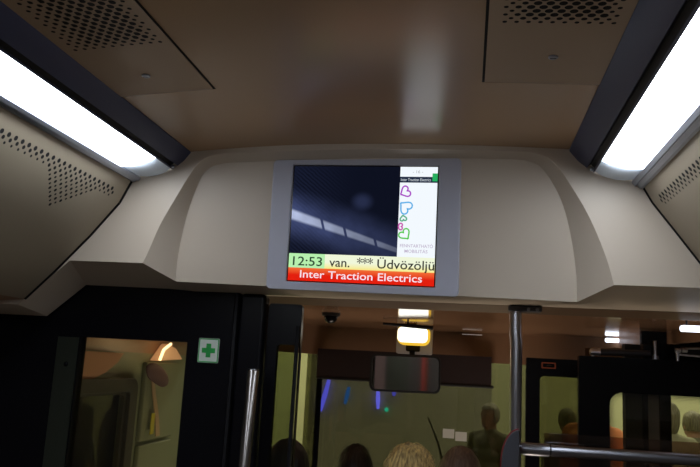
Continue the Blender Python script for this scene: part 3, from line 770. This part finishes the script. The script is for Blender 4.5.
loc_link('mirror_glass', Pr(rrect(-wm/2+.008, wm/2-.008, -hm/2+.008, hm/2-.008, .021, 6), .0, .005), M['mirror'], mr)
link('stem', Tb([(mc_.x+.025, Ym+.03, mc_.z+.05), (mc_.x+.025, Ym+.03, mc_.z+.10), (mc_.x+.022, Ym+.03, ZC)], [.012, .012, .014], 14), M['rubber'], mr, smooth=True)
link('ball_joint', Bx(mc_.x-.002, mc_.x+.058, Ym+.01, Ym+.05, mc_.z+.095, mc_.z+.135), M['rubber'], mr, bevel=.006)
link('mount_block', Bx(mc_.x-.010, mc_.x+.040, Ym+.005, Ym+.055, ZC-.045, ZC+.001), M['rubber'], mr, bevel=.004)
# cab lamp behind the mirror stem
Yl = 3.30
l0, l1 = at(397.5, 316, Yl), at(432, 355, Yl)
lp = thing('cab_lamp', 'bright cab lamp with amber edged lens on a pale plate behind the mirror stem', 'lamp', ((l0.x+l1.x)/2, Yl, l1.z))
link('plate', Pr(rrect(l0.x, l1.x, l1.z, min(l0.z, ZC-.002), .008), Yl, Yl+.05), mat('lamp_plate', (.50, .50, .58), .3), lp)
lc = at(413.5, 335, 3.16)
amb = glow('amber_rim', (1., .60, .05), .9); wht = glow('lamp_lens', (1., .98, .88), CAB*.9)
bm = Pr(rrect(lc.x-.069, lc.x+.069, lc.z-.043, lc.z+.040, .03, 6), 3.160, 3.20); link('amber_rim', bm, amb, lp)
bm = Pr(rrect(lc.x-.067, lc.x+.060, lc.z-.032, lc.z+.032, .020, 6), 3.152, 3.162); link('lens', bm, wht, lp, bevel=.004)
# slim black bar clamped across the mirror mount
b0, b1 = at(383, 323.5, 3.08), at(433, 328, 3.08)
br = tag(link('black_bar', Tb([b0, b0.lerp(b1, .45), b1], [.0050, .0075, .0085], 12), M['rubber'], smooth=True), 'thin black bar hanging crosswise under the cab ceiling in front of the lamp', 'bar')
bm = bmesh.new(); bm.from_mesh(br.data); xx = b0.lerp(b1, .5); tube(bm, [(xx.x, xx.y, xx.z), (xx.x, xx.y, ZC+.002)], .004, 8); bm.to_mesh(br.data); bm.free()
# ceiling camera dome
dp = at(331, 315, 2.75)
dm = thing('ceiling_camera', 'small dark camera dome on the cab ceiling left of the lamp', 'camera', (dp.x, dp.y, ZC))
bm = bmesh.new(); tube(bm, [(dp.x, dp.y, ZC+.001), (dp.x, dp.y, ZC-.012)], [.036, .034], 24); link('base', bm, M['blackm'], dm, smooth=True, ang=40)
bm = bmesh.new(); ball(bm, (dp.x, dp.y, ZC-.014), (.026, .026, .026), 20, 12); link('dome', bm, M['black'], dm, smooth='all')
# sunblind
bl0, bl1 = at(318, 356, 3.66), at(491, 389, 3.66)
sb = thing('sunblind', 'dark maroon roller sunblind across the top of the windscreen behind the mirror', 'blind', ((bl0.x+bl1.x)/2, 3.66, bl1.z))
link('fabric', Bx(-.735, bl1.x, 3.66, 3.666, 1.660, 1.80), M['blind'], sb)
link('bottom_bar', Tb([(-.735, 3.663, 1.658), (bl1.x+.012, 3.663, 1.658)], .007, 12), M['blackm'], sb, smooth=True)
# chrome seam clip on the header, right of the lamp
zz = at(475, 331, 3.6)
tag(link('trim_pin', Tb([(zz.x-.06, 3.66, ZC-.012), (zz.x+.035, 3.66, ZC-.012)], .0025, 8), M['chrome'], smooth=True), 'thin bright metal pin along the header seam right of the cab lamp', 'pin')
# white sheets standing in for reflections in the windscreen
for i, (px, py, lab) in enumerate(((448.5, 433.5, 'left of two small white sheets standing in for windscreen reflections'), (461, 436.5, 'right of two small white sheets standing in for windscreen reflections'))):
    p = at(px, py, 3.80)
    tag(link('reflection_sheet', Bx(p.x-.028, p.x+.028, 3.795, 3.7965, p.z-.022, p.z+.022), M['white'], bevel=.0004), lab, 'paper', 'sheets standing in for windscreen reflections')
wb0, wb1 = at(428, 417, 3.93), at(438, 443, 3.93); wdn = at(452, 500, 3.93)
wp_ = thing('windscreen_wiper', 'slanting windscreen wiper arm outside the glass above the blonde head', 'wiper', wdn)
link('arm', Tb([wb0.lerp(wb1, .3), wb1, wdn], [.004, .006, .008], 10), mat('wiper_grey', (.35, .32, .24), .4), wp_, smooth=True)
link('blade', Tb([wb0, wb1], [.0035, .0035], 10), mat('wiper_glint', (.55, .50, .35), .4), wp_, smooth=True)  # pale blade colour imitates the glint along the wiper
# strap and tag hanging at the cab side panel
sa = atx(153, 366, XL+.06); se = atx(157.5, 436, XL+.06)
sp0 = thing('seat_belt', 'pale belt strap with a yellow tag hanging on the green cab side panel', 'belt', (XL+.05, sa.y, se.z))
bm = bmesh.new(); path = [sa, sa.lerp(se, .35)+Vector((0, -.01, 0)), sa.lerp(se, .7)+Vector((0, .005, 0)), se]
rows = []
pc = cr_curve(path, 6)
for i, p in enumerate(pc):
    w_ = .014+.010*i/len(pc); rows.append([bm.verts.new(p+Vector((dx, dy, 0))) for dx, dy in ((-.002, -w_), (.002, -w_), (.002, w_), (-.002, w_))])
for a, b in zip(rows, rows[1:]):
    for k in range(4): bm.faces.new((a[k], b[k], b[(k+1) % 4], a[(k+1) % 4]))
bm.faces.new(rows[0]); bm.faces.new(rows[-1])
link('strap', bm, mat('strap_tan', (.50, .36, .22), .7), sp0, smooth=True, ang=40)
ta = atx(152.5, 423, XL+.064)
link('tag', Bx(XL+.062, XL+.066, ta.y-.02, ta.y+.016, ta.z-.05, ta.z+.045), mat('tag_yellow', (.55, .52, .04), .6), sp0)
# folded cloth holder (dark violet bag) behind the strap
ca = atx(158, 375, XL+.10)
bm = bmesh.new(); ball(bm, (XL+.098, ca.y, ca.z), (.020, .13, .045), 28, 16)
for v in bm.verts:
    v.co.z += .012*noise.noise(v.co*14); v.co.z -= .25*(v.co.y-ca.y)**1 if False else .22*(v.co.y-ca.y)
tag(link('dark_cap', bm, mat('cap_violet', (.11, .065, .075), .8, bump=.3, bscale=80), smooth='all'), 'dark violet soft cap hanging in front of the pale belt strap', 'cap')
# reading lamp at the top of the cab side wall
ra = atx(157, 353, XL+.03)
rl = thing('cab_side_lamp', 'lit wedge shaped lamp at the top of the green cab side panel', 'lamp', (XL+.02, ra.y, ra.z))
bm = bmesh.new(); y_a, y_t, y_b = atx(149, 360.5, XL+.03), atx(161, 343.5, XL+.03), atx(174.5, 359, XL+.03)
f1 = [bm.verts.new((XL+.03, p.y, p.z)) for p in (y_a, y_t, atx(168, 348, XL+.03), y_b)]; f2 = [bm.verts.new((XL+.075, p.y, p.z)) for p in (y_a, y_t, atx(168, 348, XL+.03), y_b)]
bm.faces.new(f1); bm.faces.new(f2[::-1])
for i in range(4): bm.faces.new((f1[i], f1[(i+1) % 4], f2[(i+1) % 4], f2[i]))
link('shade', bm, mat('lamp_shade_tan', (.62, .42, .26), .5, emit=(1., .50, .28), estr=.42), rl, bevel=.006)
bm = bmesh.new(); tube(bm, [(XL+.085, y_a.y-.004, y_a.z+.006), (XL+.085, (y_a.y+y_t.y)/2-.03, (y_a.z+y_t.z)/2+.012), (XL+.085, y_t.y-.01, y_t.z)], .007, 10)
pl_ = bpy.data.lights.new('lamp_glow', 'POINT'); pl_.energy = .5; pl_.color = (1., .75, .5); pl_.shadow_soft_size = .03; plo = bpy.data.objects.new('lamp_glow', pl_); C.objects.link(plo); plo.location = (XL+.22, ra.y-.05, ra.z+.02)
link('lamp_tube', bm, glow('warm_tube', (1., .72, .45), 4.0), rl, smooth=True)

# ================================================================== HALL OUTSIDE
G = -.20
struct('ground', Bx(-14, 16, -8, 15, G-.1, G), M['hallg'])
struct('wall_hall_front', Bx(-3.2, 16, 13.0, 13.2, G, 7), M['hallw'])
struct('wall_hall_left', Bx(-9, -8.8, -4, 15, G, 7), M['hallw'])
struct('trim_17', Bx(-8.8, -3.2, 13.0, 13.2, G, 7), M['hallw'])
# dark display wall standing behind the windscreen view
dk = thing('display_wall', 'tall dark exhibition wall seen dimly through the windscreen', 'exhibition wall', (-1.0, 10.2, G))
xa, xb = at(309, 400, 10.2).x, at(492, 400, 10.2).x
link('panel', Bx(xa, xb, 10.2, 10.35, G, 3.4), M['halld'], dk)
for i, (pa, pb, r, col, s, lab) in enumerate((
    ((329, 380), (320.5, 411), .035, (.10, .10, 1.), 1.6, 'wide violet blue windscreen reflection built as a glowing tube, leftmost'),
    ((349, 387), (345, 404), .030, (.05, .22, .9), .45, 'faint slanting blue windscreen reflection built as a glowing tube, second from left'),
    ((378, 390), (378, 409), .030, (.12, .12, 1.), 2.0, 'bright upright blue windscreen reflection built as a glowing tube just below the mirror'),
    ((394, 390), (394, 396), .028, (.10, .10, .9), 1.0, 'short blue windscreen reflection built as a glowing tube under the right end of the mirror'))):
    p0, p1 = at(*pa, 10.15), at(*pb, 10.15)  # glowing tubes added to imitate blue reflections in the windscreen glass
    t = thing('reflection_tube', lab, 'light', p1, 'blue tubes standing in for windscreen reflections')
    link('tube', Tb([p0, p0.lerp(p1, .5), p1], [r*.7, r, r*.6], 12), glow('blue_reflection', col, s*2.2), t, smooth=True)
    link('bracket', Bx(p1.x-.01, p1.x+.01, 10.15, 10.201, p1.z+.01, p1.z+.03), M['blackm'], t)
p = at(386.5, 409.5, 10.16)
t = thing('indicator_lamp', 'tiny turquoise lamp on the exhibition wall below the mirror', 'light', p)
bm = bmesh.new(); ball(bm, p, .028, 12, 8); link('bulb', bm, glow('teal', (.05, .9, .7), 1.6), t, smooth='all'); link('socket', Tb([(p.x, 10.17, p.z), (p.x, 10.201, p.z)], .018, 10), M['blackm'], t)

# ================================================================== PEOPLE
def remesh(bm, vox, nm, smooth_it=6):
    me = bpy.data.meshes.new(nm); bm.to_mesh(me); bm.free(); o = bpy.data.objects.new(nm, me); C.objects.link(o)
    md = o.modifiers.new('r', 'REMESH'); md.mode = 'VOXEL'; md.voxel_size = vox; md.use_smooth_shade = True
    sm = o.modifiers.new('s', 'SMOOTH'); sm.iterations = smooth_it; sm.factor = .5
    dg = bpy.context.evaluated_depsgraph_get(); dg.update()
    out = bpy.data.meshes.new_from_object(o.evaluated_get(dg)); C.objects.unlink(o); bpy.data.objects.remove(o); bpy.data.meshes.remove(me)
    for p in out.polygons: p.use_smooth = True
    return out
def cap_tube(bm, pts, rs, n=14):
    pts = [Vector(p) for p in pts]; tube(bm, pts, rs, n)
    for p, r in zip(pts, rs): ball(bm, p, r*.995, 12, 8)
def person_meshes():
    bm = bmesh.new()
    # head with brow, nose, chin and ears; faces +y
    ball(bm, (0, .0, 1.645), (.074, .094, .108), 28, 18); ball(bm, (0, .035, 1.585), (.052, .058, .055), 20, 12)
    ball(bm, (0, .098, 1.625), (.011, .018, .022), 10, 8); ball(bm, (0, .088, 1.585), (.022, .010, .007), 10, 8)
    ball(bm, (0, .085, 1.555), (.020, .016, .014), 10, 8)
    for s in (-1, 1):
        ball(bm, (s*.078, -.004, 1.628), (.010, .020, .032), 12, 8); ball(bm, (s*.031, .084, 1.645), (.014, .010, .008), 10, 8); ball(bm, (s*.03, .084, 1.665), (.022, .010, .006), 10, 8)
    cap_tube(bm, [(0, -.01, 1.58), (0, -.02, 1.47)], [.054, .062])
    # trunk
    for z, rx, ry in ((1.40, .165, .095), (1.30, .160, .105), (1.18, .142, .098), (1.08, .138, .095), (.98, .160, .105), (.92, .165, .105)): ball(bm, (0, 0, z), (rx, ry, .10), 24, 12)
    for s in (-1, 1):
        cap_tube(bm, [(s*.05, -.01, 1.46), (s*.165, 0, 1.425), (s*.21, -.01, 1.30), (s*.225, -.02, 1.15), (s*.235, .03, 1.02), (s*.24, .07, .90)], [.055, .062, .050, .042, .038, .027])
        cap_tube(bm, [(s*.24, .075, .885), (s*.24, .09, .84)], [.028, .030])
        for k, (dy, L) in enumerate(((.028, .072), (.010, .080), (-.008, .075), (-.024, .060))):
            b = Vector((s*.245, .095+dy*.8, .822)); cap_tube(bm, [b, b+Vector((-s*.006, .012, -L*.45)), b+Vector((-s*.022, .014, -L*.85))], [.0095, .0085, .007], 8)
        cap_tube(bm, [(s*.232, .105, .865), (s*.215, .130, .845), (s*.208, .142, .820)], [.011, .010, .008], 8)
        cap_tube(bm, [(s*.09, 0, .90), (s*.10, .01, .68), (s*.10, .012, .49), (s*.10, -.012, .33), (s*.10, -.012, .085)], [.088, .075, .056, .052, .034])
        cap_tube(bm, [(s*.10, -.04, .040), (s*.105, .05, .032), (s*.115, .14, .026)], [.036, .034, .024])
    body = remesh(bm, .009, 'body')
    bm = bmesh.new()
    for z, rx, ry in ((1.40, .180, .112), (1.30, .178, .122), (1.18, .165, .118), (1.08, .162, .115), (.98, .175, .120), (.92, .178, .120)): ball(bm, (0, 0, z), (rx, ry, .10), 24, 12)
    cap_tube(bm, [(0, -.018, 1.50), (0, -.018, 1.44)], [.068, .085])
    for s in (-1, 1): cap_tube(bm, [(s*.05, -.01, 1.46), (s*.168, 0, 1.428), (s*.215, -.01, 1.30), (s*.228, -.02, 1.15), (s*.238, .03, 1.02), (s*.241, .064, .92)], [.066, .076, .064, .056, .052, .042])
    shirt = remesh(bm, .013, 'jacket')
    bm = bmesh.new(); ball(bm, (0, 0, .90), (.172, .115, .09), 24, 12)
    for s in (-1, 1): cap_tube(bm, [(s*.09, 0, .88), (s*.10, .01, .68), (s*.10, .012, .49), (s*.10, -.012, .33), (s*.10, -.012, .10)], [.100, .088, .070, .064, .052])
    trous = remesh(bm, .013, 'trousers')
    bm = bmesh.new()
    for s in (-1, 1): cap_tube(bm, [(s*.10, -.045, .045), (s*.105, .05, .040), (s*.115, .145, .034)], [.044, .042, .032])
    shoe = remesh(bm, .011, 'shoes')
    return body, shirt, trous, shoe
BODY, SHIRT, TROUS, SHOES = person_meshes()
def hair_mesh(long_=0., seed=0, mess=.006):
    bm = bmesh.new(); bmesh.ops.create_uvsphere(bm, u_segments=64, v_segments=40, radius=1)
    dele = []
    for v in bm.verts:
        d = v.co.copy()
        front = d.y > .35 and d.z < .55-.25*(1-d.y); side = d.z < -.35-long_ and True
        if d.y > .30 and d.z < .42 or d.z < -.55-long_: dele.append(v)
        sx_, sy__, sz_ = .086, .108, .118
        ang = math.atan2(d.x, -d.y)
        st_n = noise.noise(Vector((ang*9, d.z*1.4, seed)))*.5+noise.noise(Vector((ang*24, d.z*2.5, seed+5)))*.35+noise.noise(Vector((d.x*3, d.y*3, seed+d.z*3)))*.8
        k = 1+mess*st_n/.1
        zz = d.z*sz_ if d.z > -.3 else d.z*sz_*(1+long_)
        v.co = Vector((d.x*sx_*k, d.y*sy__*k-.004, zz*k+1.652))
    bmesh.ops.delete(bm, geom=dele, context='VERTS')
    me = bpy.data.meshes.new('hair'); bm.to_mesh(me); bm.free()
    for p in me.polygons: p.use_smooth = True
    return me
def hair_mat(nm, c0, c1):
    m = mat(nm, c0, .45, spec=.4); nt = m.node_tree; b = nt.nodes['Principled BSDF']
    tc = nt.nodes.new('ShaderNodeTexCoord'); mp_ = nt.nodes.new('ShaderNodeMapping'); mp_.inputs['Scale'].default_value = (130, 60, 7)
    n_ = nt.nodes.new('ShaderNodeTexNoise'); n_.inputs['Scale'].default_value = 1.; n_.inputs['Detail'].default_value = 4
    rp = nt.nodes.new('ShaderNodeValToRGB'); rp.color_ramp.elements[0].color = (*c0, 1); rp.color_ramp.elements[1].color = (*c1, 1); rp.color_ramp.elements[0].position = .35; rp.color_ramp.elements[1].position = .65
    bp = nt.nodes.new('ShaderNodeBump'); bp.inputs['Strength'].default_value = .7; bp.inputs['Distance'].default_value = .004
    L = nt.links; L.new(tc.outputs['Object'], mp_.inputs[0]); L.new(mp_.outputs[0], n_.inputs[0]); L.new(n_.outputs['Fac'], rp.inputs[0]); L.new(rp.outputs[0], b.inputs['Base Color']); L.new(n_.outputs['Fac'], bp.inputs['Height']); L.new(bp.outputs[0], b.inputs['Normal'])
    return m
def strands(par, m, count, rad, seed, lift=.010):
    rnd = random.Random(seed); cu = bpy.data.curves.new('stray_hairs', 'CURVE'); cu.dimensions = '3D'; cu.bevel_depth = rad; cu.bevel_resolution = 0
    for i in range(count):
        a = rnd.uniform(-PI, PI); e = rnd.uniform(-.1, 1.45)
        d = Vector((math.sin(a)*math.cos(e), -math.cos(a)*math.cos(e), math.sin(e)))
        if d.y > .5 and d.z < .5: continue
        p = Vector((d.x*.088, d.y*.110-.004, d.z*.120+1.652)); tdir = Vector((d.x*.5+rnd.uniform(-.4, .4), d.y*.5+rnd.uniform(-.4, .4), -.6)).normalized()
        tdir = (tdir-d*tdir.dot(d)).normalized(); L = rnd.uniform(.02, .05); lf = rnd.uniform(.1, 1)*lift
        s = cu.splines.new('POLY'); s.points.add(3)
        for k in range(4):
            t = k/3; q = p*1+tdir*L*t+d*(lf*math.sin(t*2.2)-.004-.012*t*t*(L/.04)); s.points[k].co = (*q, 1); s.points[k].radius = 1-.7*t
    cu.materials.append(m); o = bpy.data.objects.new('stray_hairs', cu); C.objects.link(o)
    dg = bpy.context.evaluated_depsgraph_get(); dg.update(); me = bpy.data.meshes.new_from_object(o.evaluated_get(dg)); C.objects.unlink(o); bpy.data.objects.remove(o)
    o = bpy.data.objects.new('stray_hairs', me); C.objects.link(o); o.parent = par; o['kind'] = 'stuff'
def person(label, x, y, floor_z, top_z, yaw, hair, hmat, jcol, group, tcol=(.02, .02, .03), wisps=0):
    t = thing('person', label, 'person', (x, y, floor_z), group, rot=(0, 0, yaw)); s = (top_z-floor_z)/1.775; t.scale = (s, s, s)
    def ch(nm, me, m):
        me2 = me.copy(); me2.materials.clear(); me2.materials.append(m); o = bpy.data.objects.new(nm, me2); C.objects.link(o); o.parent = t; return o
    ch('body', BODY, M['skin']); ch('jacket', SHIRT, mat('jacket_cloth', jcol, .85, bump=.3, bscale=50, var=.1, vscale=8)); ch('trousers', TROUS, mat('trouser_cloth', tcol, .9)); ch('shoes', SHOES, M['rubber'])
    hh = ch('hair', hair, hmat)
    if wisps: strands(hh, hmat, wisps, .0007, 3)
    return t
H_short = hair_mesh(0, 1, .004); H_mess = hair_mesh(.1, 2, .007); H_long = hair_mesh(.5, 4, .006)
hd = hair_mat('hair_dark', (.006, .005, .004), (.018, .013, .010)); hb = hair_mat('hair_blonde', (.16, .10, .035), (.72, .52, .20)); hbr = hair_mat('hair_brown', (.10, .065, .045), (.20, .14, .10)); hol = hair_mat('hair_olive_brown', (.10, .09, .06), (.26, .24, .15)); hgr = hair_mat('hair_grey', (.25, .22, .16), (.5, .46, .36)); hk = hair_mat('hair_black', (.004, .004, .004), (.012, .011, .010))
EF = -.15
gp = 'passengers standing in the bus front'
def pas(px, py, Y, *a, **k):
    p = at(px, py, Y); person(a[0], p.x, Y, EF, p.z, a[1], a[2], a[3], a[4], gp, **k)
pas(356, 443, 3.2, 'person with short dark hair seen from behind, head left of the blonde one', .1, H_mess, hd, (.03, .03, .04), wisps=160)
pas(411, 441.5, 2.35, 'person with blonde hair seen from behind below the mirror', -.05, H_long, hb, (.10, .09, .09), wisps=500)
pas(289, 437, 2.62, 'person with black hair seen from behind, head next to the glazed cab door', -.1, H_short, hk, (.02, .02, .02))
pas(461, 444.5, 2.85, 'person with light brown hair standing in for a beige reflection, head right of the blonde one', 0., H_short, hbr, (.12, .09, .07), wisps=100)  # figure built in place of a dim beige reflection
gh = 'visitors standing in the hall'
def vis(px, py, Y, lab, yaw, hair, hm_, col): p = at(px, py, Y); person(lab, p.x, Y, G, p.z, yaw, hair, hm_, col, gh)
dk_ = (.22, .22, .14)
vis(567, 407, 7.2, 'dark clothed person in the hall seen through the far door leaf', .4, H_short, hol, dk_)
vis(692, 410, 7.0, 'dark clothed person in the hall at the right edge of the near door glass', .3, H_short, hol, dk_)
vis(667, 400, 6.3, 'dark clothed person half hidden by the door pillar, shoulder seen in the near door glass', .2, H_long, hol, (.28, .27, .18))
vis(593, 380, 5.3, 'person in a bright orange jacket seen at the left of the near door glass', 2.2, H_short, hd, (1.0, .34, .15))
vis(490, 402, 6.9, 'person facing the bus in the hall, seen through the right side of the windscreen', 2.4, H_short, hgr, (.22, .21, .14))
